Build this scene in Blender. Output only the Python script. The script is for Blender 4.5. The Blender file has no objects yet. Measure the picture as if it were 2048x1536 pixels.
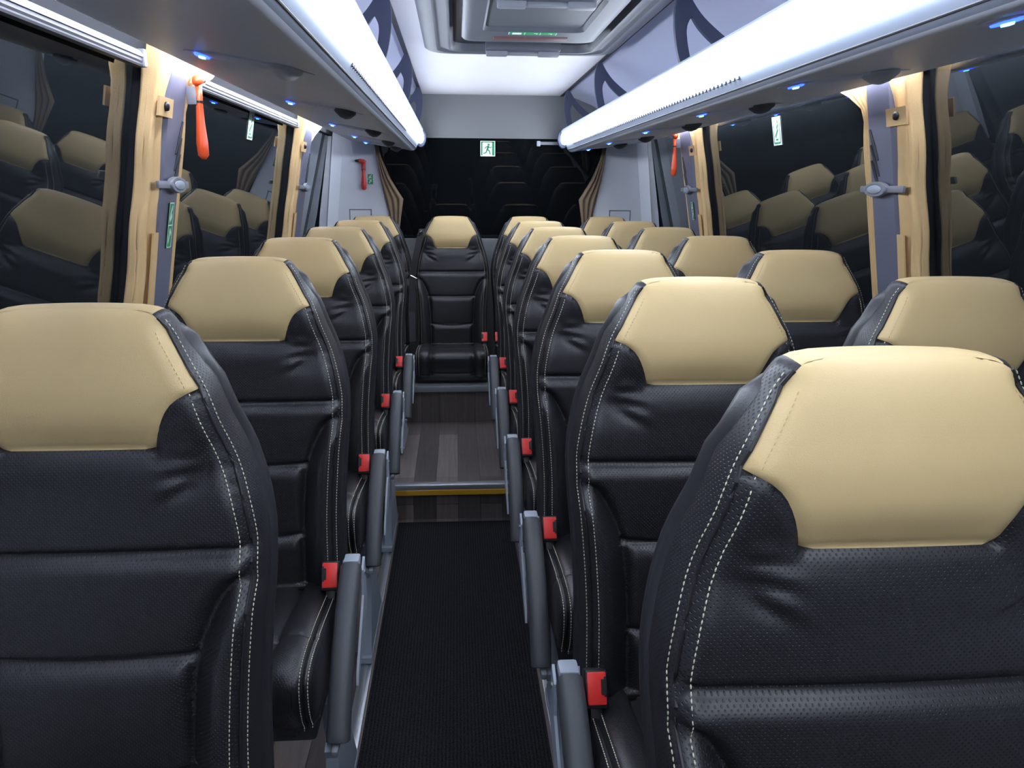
import bpy, bmesh, math, random
from mathutils import Vector, Matrix
from mathutils.geometry import delaunay_2d_cdt
random.seed(7)
sc = bpy.context.scene
COL = sc.collection
PI = math.pi
Z0 = 1.103                      # height of the hip line of the headrests above the aisle carpet

# ------------------------------------------------------------------ camera
YAW, PIT, ROL = 0.0700, 0.2364, 0.0062
fw = Vector((math.sin(YAW)*math.cos(PIT), math.cos(YAW)*math.cos(PIT), -math.sin(PIT)))
rt = Vector((math.cos(YAW), -math.sin(YAW), 0)); up = rt.cross(fw)
r2 = math.cos(ROL)*rt + math.sin(ROL)*up; u2 = -math.sin(ROL)*rt + math.cos(ROL)*up
cd = bpy.data.cameras.new('camera'); cam = bpy.data.objects.new('camera', cd); COL.objects.link(cam)
cam.matrix_world = Matrix(((r2.x, u2.x, -fw.x, 0), (r2.y, u2.y, -fw.y, 0), (r2.z, u2.z, -fw.z, 0.2413+Z0), (0, 0, 0, 1)))
cd.sensor_width = 36; cd.lens = 36*1606.4/2048; cd.clip_start = 0.02
sc.camera = cam

# ------------------------------------------------------------------ world and exposure (night outside)
w = bpy.data.worlds.new('night'); sc.world = w; w.use_nodes = True
w.node_tree.nodes['Background'].inputs[0].default_value = (0.25, 0.4, 0.7, 1)
w.node_tree.nodes['Background'].inputs[1].default_value = 0.012
sc.view_settings.view_transform = 'Standard'; sc.view_settings.look = 'None'
sc.view_settings.gamma = 1; sc.view_settings.use_curve_mapping = False
sc.view_settings.exposure = 0.40
LED = 19.0                      # strength of the long light strips
GAP = 60.0                      # strength of the strips behind the racks

# ------------------------------------------------------------------ materials
def nodes(name):
    m = bpy.data.materials.new(name); m.use_nodes = True
    return m, m.node_tree, m.node_tree.nodes['Principled BSDF']
def mat(name, col, rough=.5, metal=0, spec=.5, noise=0, nscale=40, bump=0, bscale=200, coat=0):
    m, t, b = nodes(name)
    b.inputs['Base Color'].default_value = (*col, 1); b.inputs['Roughness'].default_value = rough
    b.inputs['Metallic'].default_value = metal; b.inputs['Specular IOR Level'].default_value = spec
    if coat: b.inputs['Coat Weight'].default_value = coat
    tc = t.nodes.new('ShaderNodeTexCoord')
    if noise:
        n = t.nodes.new('ShaderNodeTexNoise'); n.inputs['Scale'].default_value = nscale; n.inputs['Detail'].default_value = 4
        t.links.new(tc.outputs['Object'], n.inputs['Vector'])
        r = t.nodes.new('ShaderNodeMapRange'); r.inputs['To Min'].default_value = 1-noise; r.inputs['To Max'].default_value = 1+noise
        t.links.new(n.outputs['Fac'], r.inputs['Value'])
        h = t.nodes.new('ShaderNodeHueSaturation'); h.inputs['Color'].default_value = (*col, 1)
        t.links.new(r.outputs['Result'], h.inputs['Value']); t.links.new(h.outputs['Color'], b.inputs['Base Color'])
    if bump:
        n = t.nodes.new('ShaderNodeTexNoise'); n.inputs['Scale'].default_value = bscale; n.inputs['Detail'].default_value = 3
        t.links.new(tc.outputs['Object'], n.inputs['Vector'])
        bp = t.nodes.new('ShaderNodeBump'); bp.inputs['Strength'].default_value = bump; bp.inputs['Distance'].default_value = .001
        t.links.new(n.outputs['Fac'], bp.inputs['Height']); t.links.new(bp.outputs['Normal'], b.inputs['Normal'])
    return m
def emis(name, col, s):
    m, t, b = nodes(name)
    b.inputs['Base Color'].default_value = (*col, 1); b.inputs['Emission Color'].default_value = (*col, 1)
    b.inputs['Emission Strength'].default_value = s
    return m
def leather(name, col, axes, rough=.40, perf=True):
    """black leather with rows of fine perforations (dimples) in the plane given by axes"""
    m, t, b = nodes(name); N, L = t.nodes, t.links
    b.inputs['Roughness'].default_value = rough; b.inputs['Base Color'].default_value = (*col, 1)
    b.inputs['Specular IOR Level'].default_value = .55
    tc = N.new('ShaderNodeTexCoord')
    sp = N.new('ShaderNodeSeparateXYZ'); L.new(tc.outputs['Object'], sp.inputs[0])
    cb = N.new('ShaderNodeCombineXYZ'); L.new(sp.outputs[axes[0]], cb.inputs[0]); L.new(sp.outputs[axes[1]], cb.inputs[1])
    mp = N.new('ShaderNodeMapping'); mp.inputs['Rotation'].default_value = (0, 0, PI/4)
    L.new(cb.outputs[0], mp.inputs['Vector'])
    v = N.new('ShaderNodeTexVoronoi'); v.voronoi_dimensions = '2D'; v.inputs['Scale'].default_value = 235
    v.inputs['Randomness'].default_value = 0; L.new(mp.outputs[0], v.inputs['Vector'])
    st = N.new('ShaderNodeMapRange'); st.inputs['From Min'].default_value = .12; st.inputs['From Max'].default_value = .24
    L.new(v.outputs['Distance'], st.inputs['Value'])
    n = N.new('ShaderNodeTexNoise'); n.inputs['Scale'].default_value = 420; n.inputs['Detail'].default_value = 2
    L.new(tc.outputs['Object'], n.inputs['Vector'])
    n2 = N.new('ShaderNodeTexNoise'); n2.inputs['Scale'].default_value = 14; n2.inputs['Detail'].default_value = 3
    L.new(tc.outputs['Object'], n2.inputs['Vector'])
    a = N.new('ShaderNodeMath'); a.operation = 'MULTIPLY_ADD'; a.inputs[1].default_value = .22
    L.new(n.outputs['Fac'], a.inputs[0])
    a2 = N.new('ShaderNodeMath'); a2.operation = 'MULTIPLY_ADD'; a2.inputs[1].default_value = 1.6
    L.new(n2.outputs['Fac'], a2.inputs[0])
    if perf: L.new(st.outputs['Result'], a.inputs[2])
    L.new(a.outputs[0], a2.inputs[2])
    bp = N.new('ShaderNodeBump'); bp.inputs['Strength'].default_value = .55; bp.inputs['Distance'].default_value = .0008
    L.new(a2.outputs[0], bp.inputs['Height']); L.new(bp.outputs['Normal'], b.inputs['Normal'])
    if perf:
        mx = N.new('ShaderNodeMix'); mx.data_type = 'RGBA'; mx.inputs[6].default_value = (*[c*.35 for c in col], 1)
        mx.inputs[7].default_value = (*col, 1); L.new(st.outputs['Result'], mx.inputs[0]); L.new(mx.outputs[2], b.inputs['Base Color'])
    return m
def planks(name):
    m, t, b = nodes(name); N, L = t.nodes, t.links
    tc = N.new('ShaderNodeTexCoord'); mp = N.new('ShaderNodeMapping'); mp.inputs['Rotation'].default_value = (0, 0, PI/2)
    sp = N.new('ShaderNodeSeparateXYZ'); L.new(tc.outputs['Object'], sp.inputs[0])
    s = N.new('ShaderNodeMath'); s.operation = 'SUBTRACT'; L.new(sp.outputs[1], s.inputs[0]); L.new(sp.outputs[2], s.inputs[1])
    cb = N.new('ShaderNodeCombineXYZ'); L.new(sp.outputs[0], cb.inputs[0]); L.new(s.outputs[0], cb.inputs[1])
    L.new(cb.outputs[0], mp.inputs['Vector'])
    br = N.new('ShaderNodeTexBrick'); br.inputs['Scale'].default_value = 1; br.inputs['Brick Width'].default_value = .62
    br.inputs['Row Height'].default_value = .093; br.inputs['Mortar Size'].default_value = .0011; br.inputs['Bias'].default_value = -.1
    br.inputs['Color1'].default_value = (.070, .058, .056, 1); br.inputs['Color2'].default_value = (.19, .155, .145, 1)
    br.inputs['Mortar'].default_value = (.022, .018, .018, 1); L.new(mp.outputs[0], br.inputs['Vector'])
    m2 = N.new('ShaderNodeMapping'); m2.inputs['Scale'].default_value = (60, 3, 3); L.new(tc.outputs['Object'], m2.inputs['Vector'])
    n = N.new('ShaderNodeTexNoise'); n.inputs['Scale'].default_value = 1.6; n.inputs['Detail'].default_value = 6; L.new(m2.outputs[0], n.inputs['Vector'])
    r = N.new('ShaderNodeMapRange'); r.inputs['To Min'].default_value = .55; r.inputs['To Max'].default_value = 1.5; L.new(n.outputs['Fac'], r.inputs['Value'])
    h = N.new('ShaderNodeHueSaturation'); L.new(r.outputs[0], h.inputs['Value']); L.new(br.outputs['Color'], h.inputs['Color'])
    L.new(h.outputs[0], b.inputs['Base Color']); b.inputs['Roughness'].default_value = .42
    return m
def carpet_mat(name):
    m, t, b = nodes(name); N, L = t.nodes, t.links
    tc = N.new('ShaderNodeTexCoord')
    wv = N.new('ShaderNodeTexWave'); wv.inputs['Scale'].default_value = 34; wv.inputs['Distortion'].default_value = 3.0; wv.inputs['Detail'].default_value = 2
    wv.inputs['Detail Scale'].default_value = 12; L.new(tc.outputs['Object'], wv.inputs['Vector'])
    n = N.new('ShaderNodeTexNoise'); n.inputs['Scale'].default_value = 300; n.inputs['Detail'].default_value = 3; L.new(tc.outputs['Object'], n.inputs['Vector'])
    ad = N.new('ShaderNodeMath'); ad.operation = 'MULTIPLY_ADD'; ad.inputs[1].default_value = 4.0; L.new(n.outputs['Fac'], ad.inputs[0]); L.new(wv.outputs['Fac'], ad.inputs[2])
    r = N.new('ShaderNodeValToRGB'); r.color_ramp.elements[0].color = (.008, .008, .010, 1); r.color_ramp.elements[1].color = (.062, .063, .076, 1)
    mr = N.new('ShaderNodeMapRange'); mr.inputs['From Min'].default_value = 1.5; mr.inputs['From Max'].default_value = 3.9; L.new(ad.outputs[0], mr.inputs['Value'])
    L.new(mr.outputs[0], r.inputs['Fac']); L.new(r.outputs[0], b.inputs['Base Color'])
    bp = N.new('ShaderNodeBump'); bp.inputs['Strength'].default_value = 1; bp.inputs['Distance'].default_value = .004
    L.new(ad.outputs[0], bp.inputs['Height']); L.new(bp.outputs['Normal'], b.inputs['Normal']); b.inputs['Roughness'].default_value = .95
    b.inputs['Specular IOR Level'].default_value = .15
    return m
def glass_mat(name, ior=2.0, tint=.12, veil=.03):
    m = bpy.data.materials.new(name); m.use_nodes = True; t = m.node_tree; N, L = t.nodes, t.links
    N.remove(N['Principled BSDF']); out = [x for x in N if x.type == 'OUTPUT_MATERIAL'][0]
    g = N.new('ShaderNodeBsdfGlossy'); g.inputs['Roughness'].default_value = .012; g.inputs['Color'].default_value = (.93, .97, 1, 1)
    tr = N.new('ShaderNodeBsdfTransparent'); tr.inputs['Color'].default_value = (tint, tint*1.1, tint*1.15, 1)
    f = N.new('ShaderNodeFresnel'); f.inputs['IOR'].default_value = ior
    mx = N.new('ShaderNodeMixShader'); L.new(f.outputs[0], mx.inputs[0]); L.new(tr.outputs[0], mx.inputs[1]); L.new(g.outputs[0], mx.inputs[2])
    df = N.new('ShaderNodeBsdfDiffuse'); df.inputs['Color'].default_value = (.30, .36, .42, 1)   # pale veil of glare, put into the glass as a diffuse colour
    m3 = N.new('ShaderNodeMixShader'); m3.inputs[0].default_value = veil; L.new(mx.outputs[0], m3.inputs[1]); L.new(df.outputs[0], m3.inputs[2])
    L.new(m3.outputs[0], out.inputs['Surface'])
    return m

BLK = (.0125, .0130, .0160)
M = dict(
    beige=mat('tan_leather', (.56, .415, .205), .5, spec=.35, noise=.03, nscale=9, bump=.25, bscale=700),
    black=leather('black_leather_front', BLK, (0, 2)),
    blackside=leather('black_leather_side', (.018, .0185, .023), (1, 2)),
    cush=leather('black_leather_cushion', BLK, (0, 1)),
    plain=leather('black_leather_plain', (.016, .0165, .020), (0, 1), .4, False),
    thread=mat('ivory_thread', (.62, .60, .46), .6),
    threadtan=mat('tan_thread', (.50, .39, .20), .6),
    shell=mat('dark_seat_shell', (.022, .023, .027), .38, bump=.2, bscale=500),
    piping=mat('black_piping', (.012, .012, .014), .45),
    arm=mat('armrest_rubber', (.052, .056, .064), .52, bump=.15, bscale=900),
    grey=mat('light_grey_plastic', (.30, .34, .40), .42),
    grey2=mat('mid_grey_plastic', (.16, .17, .20), .45),
    alu=mat('brushed_aluminium', (.60, .62, .66), .32, metal=.85),
    railm=mat('shaded_rail_metal', (.06, .062, .07), .4, metal=.3),
    steel=mat('dull_steel', (.32, .34, .37), .42, metal=.7),
    chrome=mat('chrome', (.8, .8, .82), .15, metal=1),
    red=mat('red_release_plastic', (.80, .035, .03), .38),
    blackp=mat('black_plastic', (.010, .010, .012), .45),
    webbing=mat('seat_belt_webbing', (.010, .010, .012), .6, bump=.4, bscale=600),
    ceil=mat('ceiling_lining', (.66, .65, .68), .85, noise=.03, nscale=6, bump=.3, bscale=500),
    side=mat('side_ceiling_panel', (.56, .58, .70), .7, bump=.15, bscale=400),
    bulk=mat('rear_bulkhead_lining', (.165, .17, .175), .85, bump=.3, bscale=500),
    wallg=mat('grey_wall_panel', (.60, .63, .68), .6, bump=.15, bscale=300),
    dark=mat('black_window_surround', (.012, .013, .017), .4),
    darkm=mat('matte_black_surround', (.014, .015, .018), .85, spec=.15),
    pillar=mat('violet_grey_pillar_trim', (.125, .130, .185), .5, bump=.1, bscale=300),
    rack=mat('rack_silver_grey', (.70, .76, .90), .42, bump=.08, bscale=300), lip=mat('rack_lip_toned_down', (.24, .275, .35), .4, bump=.08, bscale=300),  # lip: rack colour darkened to offset the diffuser's direct light
    rackd=mat('rack_dark_fin', (.045, .055, .10), .45),
    groove=mat('dark_groove', (.015, .016, .022), .6),
    hatch=mat('hatch_grey_plastic', (.068, .075, .095), .5, bump=.15, bscale=250),
    hatchd=mat('hatch_dark_plastic', (.055, .06, .08), .45),
    maroon=mat('maroon_strip', (.10, .035, .045), .5),
    curtain=mat('tan_curtain_cloth', (.62, .42, .20), .8, noise=.06, nscale=25, bump=.6, bscale=600),
    curtaind=mat('brown_curtain_cloth', (.20, .14, .09), .85, noise=.08, nscale=25, bump=.6, bscale=600),
    wood=planks('dark_wood_planks'), carpet=carpet_mat('black_ribbed_carpet'),
    glass=glass_mat('tinted_side_glass', 2.15, .10), glassr=glass_mat('tinted_rear_glass', 1.4, .10, .014),
    led=emis('light_strip_diffuser', (.80, .88, 1.0), LED), gap=emis('hidden_edge_light', (.85, .90, 1.0), GAP),
    blue=emis('blue_button_glow', (.02, .06, 1.0), 5.0), bluec=emis('blue_button_core', (.15, .75, 1.0), 6.0),
    nozzle=mat('pale_air_nozzle', (.55, .57, .62), .35),
    hammer=mat('orange_hammer_plastic', (.85, .10, .025), .35), hammerr=mat('red_hammer_plastic', (.62, .045, .035), .4),
    green=mat('green_sticker', (.012, .27, .10), .45), white=mat('white_sticker', (.80, .84, .82), .5),
    yellow=mat('yellow_step_edge', (.62, .33, .02), .5),
)

# ------------------------------------------------------------------ helpers
def link(name, me, parent=None, loc=(0, 0, 0), rot=(0, 0, 0)):
    o = bpy.data.objects.new(name, me); COL.objects.link(o); o.location = loc; o.rotation_euler = rot
    if parent is not None: o.parent = parent
    return o
def mesh(name, V, F, m, parent=None, smooth=True, loc=(0, 0, 0), mi=None, auto=None):
    me = bpy.data.meshes.new(name); me.from_pydata([tuple(v) for v in V], [], F); 
    for x in (m if isinstance(m, (list, tuple)) else [m]): me.materials.append(x)
    if mi: me.polygons.foreach_set('material_index', mi)
    me.polygons.foreach_set('use_smooth', [smooth]*len(F)); me.update()
    if auto is not None:
        bm = bmesh.new(); bm.from_mesh(me)
        for e in bm.edges:
            if len(e.link_faces) == 2 and e.calc_face_angle(0) > auto: e.smooth = False
        bm.to_mesh(me); bm.free()
    return link(name, me, parent, loc)
def tag(o, label=None, cat=None, group=None, kind=None):
    if label: o['label'] = label
    if cat: o['category'] = cat
    if group: o['group'] = group
    if kind: o['kind'] = kind
    return o
def empty(name, loc=(0, 0, 0), rz=0):
    o = bpy.data.objects.new(name, None); COL.objects.link(o); o.location = loc; o.rotation_euler = (0, 0, rz)
    o.empty_display_size = .05; return o
class MB:
    def __init__(s): s.V = []; s.F = []; s.I = []
    def add(s, V, F, i=0):
        n = len(s.V); s.V += [tuple(v) for v in V]; s.F += [tuple(k+n for k in f) for f in F]; s.I += [i]*len(F)
    def box(s, a, b, bev=0, i=0, M4=None):
        bm = bmesh.new(); bmesh.ops.create_cube(bm, size=1)
        c = [(a[k]+b[k])/2 for k in range(3)]; d = [abs(b[k]-a[k]) for k in range(3)]
        for v in bm.verts: v.co = Vector((v.co.x*d[0], v.co.y*d[1], v.co.z*d[2]))
        if bev: bmesh.ops.bevel(bm, geom=list(bm.edges), offset=min(bev, min(d)*.49), segments=2, profile=.6, affect='EDGES')
        for v in bm.verts:
            v.co = v.co+Vector(c)
            if M4: v.co = M4 @ v.co
        bm.verts.index_update(); s.add([v.co[:] for v in bm.verts], [[v.index for v in f.verts] for f in bm.faces], i); bm.free()
    def loft(s, rings, closed=True, caps=True, i=0):
        n = len(rings[0]); V = [p for r in rings for p in r]; F = []
        for a in range(len(rings)-1):
            for k in range(n if closed else n-1):
                k2 = (k+1) % n; F.append((a*n+k, a*n+k2, (a+1)*n+k2, (a+1)*n+k))
        if caps: F += [tuple(range(n))[::-1], tuple((len(rings)-1)*n+k for k in range(n))]
        s.add(V, F, i)
    def tube(s, pts, r, n=8, i=0, flat=1.0, upv=(0, 0, 1)):
        P = [Vector(p) for p in pts]; R = r if isinstance(r, (list, tuple)) else [r]*len(P); rings = []
        for k, p in enumerate(P):
            d = (P[min(k+1, len(P)-1)]-P[max(k-1, 0)]).normalized(); u = Vector(upv)
            if abs(d.dot(u)) > .95: u = Vector((0, 1, 0))
            a = d.cross(u).normalized(); b = a.cross(d).normalized()
            rings.append([p+a*R[k]*math.cos(2*PI*q/n)+b*R[k]*flat*math.sin(2*PI*q/n) for q in range(n)])
        s.loft(rings, i=i)
    def prism(s, poly, ax, lo, hi, i=0):
        """poly of 2D points extruded along axis ax ('x','y','z') from lo to hi"""
        def P(p, t): return {'x': (t, p[0], p[1]), 'y': (p[0], t, p[1]), 'z': (p[0], p[1], t)}[ax]
        s.loft([[P(p, lo) for p in poly], [P(p, hi) for p in poly]], i=i)
    def build(s, name, m, parent=None, smooth=False, loc=(0, 0, 0), auto=None):
        return mesh(name, s.V, s.F, m, parent, smooth or auto is not None, loc, s.I if isinstance(m, (list, tuple)) else None, auto)
def fixn(o):
    bm = bmesh.new(); bm.from_mesh(o.data); bmesh.ops.recalc_face_normals(bm, faces=bm.faces); bm.to_mesh(o.data); bm.free(); return o
def copy_tree(o, parent=None):
    c = o.copy(); COL.objects.link(c)
    if parent is not None: c.parent = parent
    for ch in KIDS.get(o.name, []): copy_reg(ch, c)
    return c
KIDS = {}
def copy_reg(o, parent):
    c = o.copy(); COL.objects.link(c); c.parent = parent
    for g in [x for x in bpy.data.objects if x.parent == o]: copy_reg(g, c)
    return c
def interp(tab, x):
    if (tab[0][0] < tab[-1][0]): T = tab
    else: T = tab[::-1]
    if x <= T[0][0]: return T[0][1]
    for a, b in zip(T, T[1:]):
        if x <= b[0]:
            t = (x-a[0])/(b[0]-a[0]); return a[1]+(b[1]-a[1])*t
    return T[-1][1]
def smooth_tab(tab, n=60):
    """resample a table by catmull-rom so that it bends softly"""
    T = sorted(tab); out = []
    for i in range(len(T)-1):
        p0 = T[max(i-1, 0)]; p1 = T[i]; p2 = T[i+1]; p3 = T[min(i+2, len(T)-1)]
        m1 = (p2[1]-p0[1])/(p2[0]-p0[0]); m2 = (p3[1]-p1[1])/(p3[0]-p1[0]); h = p2[0]-p1[0]
        for k in range(8):
            t = k/8
            out.append((p1[0]+h*t, (2*t**3-3*t*t+1)*p1[1]+(t**3-2*t*t+t)*h*m1+(-2*t**3+3*t*t)*p2[1]+(t**3-t*t)*h*m2))
    out.append(T[-1]); return out
def cr(pts, n=6):
    P = [Vector(p) for p in pts]; out = []
    for i in range(len(P)-1):
        p0 = P[max(i-1, 0)]; p1 = P[i]; p2 = P[i+1]; p3 = P[min(i+2, len(P)-1)]
        for k in range(n):
            t = k/n
            out.append(.5*((2*p1)+(-p0+p2)*t+(2*p0-5*p1+4*p2-p3)*t*t+(-p0+3*p1-3*p2+p3)*t**3))
    out.append(P[-1]); return out
def sst(a, b, x):
    t = max(0, min(1, (x-a)/(b-a))); return t*t*(3-2*t)

# ------------------------------------------------------------------ the cabin shell
YF, YR = -2.0, 4.85              # front end of what is built, rear wall
CX = .2125                      # middle of the vehicle
def H(z): return z+Z0
def wl(z): return -.70-.175*(.52-z) if z > -.10 else -.8085      # left wall at height z over the hip line
def wr(z): return 1.125+.175*(.52-z) if z > -.10 else 1.2335
def struct(o): o['kind'] = 'structure'; return o
ZA, ZB = -.951, -.752           # middle floor and rear platform over the hip line
b = MB()
b.box((-.86, YF, -.05), (1.28, 3.165, 0)); b.box((-.86, 3.165, -.05), (1.28, 4.09, H(ZA))); b.box((-.86, 4.09, -.05), (1.28, 4.95, H(ZB)))
struct(b.build('floor', M['wood']))
b = MB(); b.box((-.80, 3.150, H(ZA)-.020), (1.22, 3.195, H(ZA)+.004), .004)
tag(struct(b.build('trim_1', M['alu'], auto=.6)), 'polished metal step edging across the aisle')
b = MB(); b.box((-.80, 3.147, H(ZA)-.040), (1.22, 3.162, H(ZA)-.018), .002); struct(b.build('trim_2', M['yellow']))
b = MB(); b.box((-.80, 4.070, H(ZB)-.030), (1.22, 4.14, H(ZB)+.002), .004); struct(b.build('trim_3', M['steel'], auto=.6))

# ceiling: flat lining in the middle, blue-grey panels sloping to the walls
zc = H(.772)
b = MB(); b.box((CX-.405, YF, zc), (CX+.405, YR, zc+.03)); struct(b.build('ceiling', M['ceil']))
for s, n in ((-1, 4), (1, 5)):
    prof = [(CX+s*.405, zc+.006), (CX+s*.46, zc-.004), (CX+s*.58, zc-.05), (CX+s*.72, zc-.125), (CX+s*.83, zc-.185), (CX+s*.95, zc-.20), (CX+s*.95, zc+.04), (CX+s*.405, zc+.04)]
    b = MB(); b.prism(prof, 'y', YF, YR)
    struct(fixn(b.build('trim_%d' % n, M['side'], auto=.6)))
    b = MB(); b.box((CX+s*.395, YF, zc-.004), (CX+s*.412, YR-.002, zc+.002)); struct(b.build('trim_%d' % (n+2), M['groove']))
# rear wall: bulkhead over the rear window, lower panel, corner panels
b = MB(); b.box((-.70, YR, H(.534)), (1.13, YR+.05, zc+.02)); b.box((-.8, YR, H(ZB)-.3), (1.22, YR+.05, H(-.04)))
struct(b.build('wall_rear', M['bulk']))
for s, n in ((-1, 8), (1, 9)):
    top_i, bot_i = CX+s*.665, CX+s*.60
    b = MB()
    poly = [(top_i, H(.55)), (bot_i, H(.05)), (bot_i, H(-.2)), (CX+s*1.03, H(-.2)), (CX+s*1.00, H(.1)), (CX+s*.93, H(.55))]
    b.loft([[(x, YR-.012, z) for x, z in poly], [(x, YR+.05, z) for x, z in poly]])
    # narrow brighter chamfer strip towards the side wall and the small flap low on the panel
    o1, o2 = CX+s*.845, CX+s*.915
    b.loft([[(o1, YR-.014, H(.56)), (o1+s*.055, YR-.045, H(.56)), (o1+s*.065, YR-.012, H(.56))], [(o2, YR-.014, H(-.1)), (o2+s*.055, YR-.045, H(-.1)), (o2+s*.065, YR-.012, H(-.1))]])
    struct(fixn(b.build('trim_%d' % n, M['wallg'])))
    b = MB(); xa, xb = sorted((CX+s*.70, CX+s*.83))
    for q in ((xa, H(.125), xb, H(.131)), (xa, H(.0), xa+.006, H(.13)), (xb-.006, H(.0), xb, H(.13))): b.box((q[0], YR-.0135, q[1]), (q[2], YR-.011, q[3]))
    struct(b.build('trim_%d' % (n+2), M['grey2']))
# side walls under and over the windows, pillars and dark surrounds
PIL = [(-2.0, -.55), (1.975, 2.215), (3.76, 4.05)]
def wallx(s, z, off=0): return (wl(z)+off) if s < 0 else (wr(z)-off)
def wslab(s, y0, y1, z0, z1, o_in, o_out, mb):
    zs = [z0, z1] if not (z0 < -.10 < z1) else [z0, -.10, z1]
    rings = []
    for z in zs:
        rings.append([(wallx(s, z, o_in), y0, H(z)), (wallx(s, z, o_in), y1, H(z)), (wallx(s, z, -o_out), y1, H(z)), (wallx(s, z, -o_out), y0, H(z))])
    mb.loft(rings)
for s, nm in ((-1, 'wall_left'), (1, 'wall_right')):
    b = MB(); wslab(s, YF, YR+.02, -1.11, -.16, .012, .06, b); wslab(s, YF, YR+.02, .56, .80, .0, .06, b)
    struct(fixn(b.build(nm, M['wallg'])))
wn = 1; tn = 12
for s in (-1, 1):
    b = MB(); wslab(s, YF, YR, -.165, -.135, .02, .06, b); wslab(s, YF, YR, .537, .66, .004, .06, b)
    for y0, y1 in PIL: wslab(s, y0+.030, y1+.004, -.14, .56, -.004, .08, b)
    struct(fixn(b.build('trim_%d' % tn, M['darkm']))); tn += 1
    edges = [(PIL[0][1], PIL[1][0]), (PIL[1][1], PIL[2][0]), (PIL[2][1], YR)]
    for y0, y1 in edges:
        b = MB(); wslab(s, y0-.01, y1+.012, -.15, .56, -.022, .028, b)
        struct(fixn(b.build('window_%d' % wn, M['glass']))); wn += 1
# rear window
b = MB(); b.loft([[(-.60, YR+.016, H(.54)), (1.02, YR+.016, H(.54)), (1.02, YR+.021, H(.54)), (-.60, YR+.021, H(.54))], [(-.60, YR+.078, H(-.07)), (1.02, YR+.078, H(-.07)), (1.02, YR+.083, H(-.07)), (-.60, YR+.083, H(-.07))]])
struct(b.build('window_%d' % wn, M['glassr']))
# moulded pillar trims
for s in (-1, 1):
    for y0, y1 in PIL[1:]:
        ya, yb = y0+.095, y1-.01
        rings = []
        for z in [-.16, -.10, .1, .3, .45, .53, .585]:
            o = .014; e = .032
            rings.append([(wallx(s, z, -.02), ya-.012, H(z)), (wallx(s, z, o), ya-.006, H(z)), (wallx(s, z, e), ya+.012, H(z)), (wallx(s, z, e+.004), (ya+yb)/2, H(z)), (wallx(s, z, e), yb-.012, H(z)), (wallx(s, z, o), yb+.004, H(z)), (wallx(s, z, -.02), yb+.008, H(z))])
        b = MB(); b.loft(rings); p = struct(fixn(b.build('trim_%d' % tn, M['pillar'], auto=.7))); tn += 1
        for k in range(3):
            za_, zb_ = .405-.040*k, .325-.040*k
            sl = MB(); P0 = Vector((wallx(s, za_, .034), yb-.022, H(za_))); P1 = Vector((wallx(s, zb_, .036), yb-.062, H(zb_)))
            sl.tube([P0, (P0+P1)/2, P1], [.003, .0060, .003], 6); sl.build('vent_slot', M['groove'], p)
# curtain rails above the middle windows
for s in (-1, 1):
    for y0, y1 in ((PIL[0][1], PIL[1][0]-.03), (PIL[1][1], PIL[2][0]-.03)):
        r = empty('curtain_rail', (wallx(s, .52, .012), (y0+y1)/2, H(.515 if s < 0 else .545)))
        L2 = (y1-y0)/2
        def rp(pts): return [(-s*x, z) for x, z in pts]
        b = MB(); b.prism(rp([(-.012, .006), (.008, .006), (.009, .010), (.002, .020), (-.012, .020)]), 'y', -L2, L2); fixn(b.build('rail_profile', M['alu'], r))
        b = MB(); b.prism(rp([(-.012, -.014), (.004, -.014), (.006, -.010), (.003, -.006), (.006, -.002), (.004, .0055), (-.012, .0055)]), 'y', -L2, L2); fixn(b.build('shaded_lower_rail', M['railm'], r))  # lower half of the same rail, its shade put into a darker metal
        for e in (-1, 1): b = MB(); b.box((-.008, e*L2-.012, -.014), (.011, e*L2+.004, .024), .003); b.build('end_stop', M['grey2'], r)
        side = 'left' if s < 0 else 'right'; where = 'front' if y0 < 1 else 'second'
        tag(r, 'ribbed metal curtain rail over the %s %s window' % (where, side), 'curtain rail', 'curtain rails above the side windows')

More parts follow.
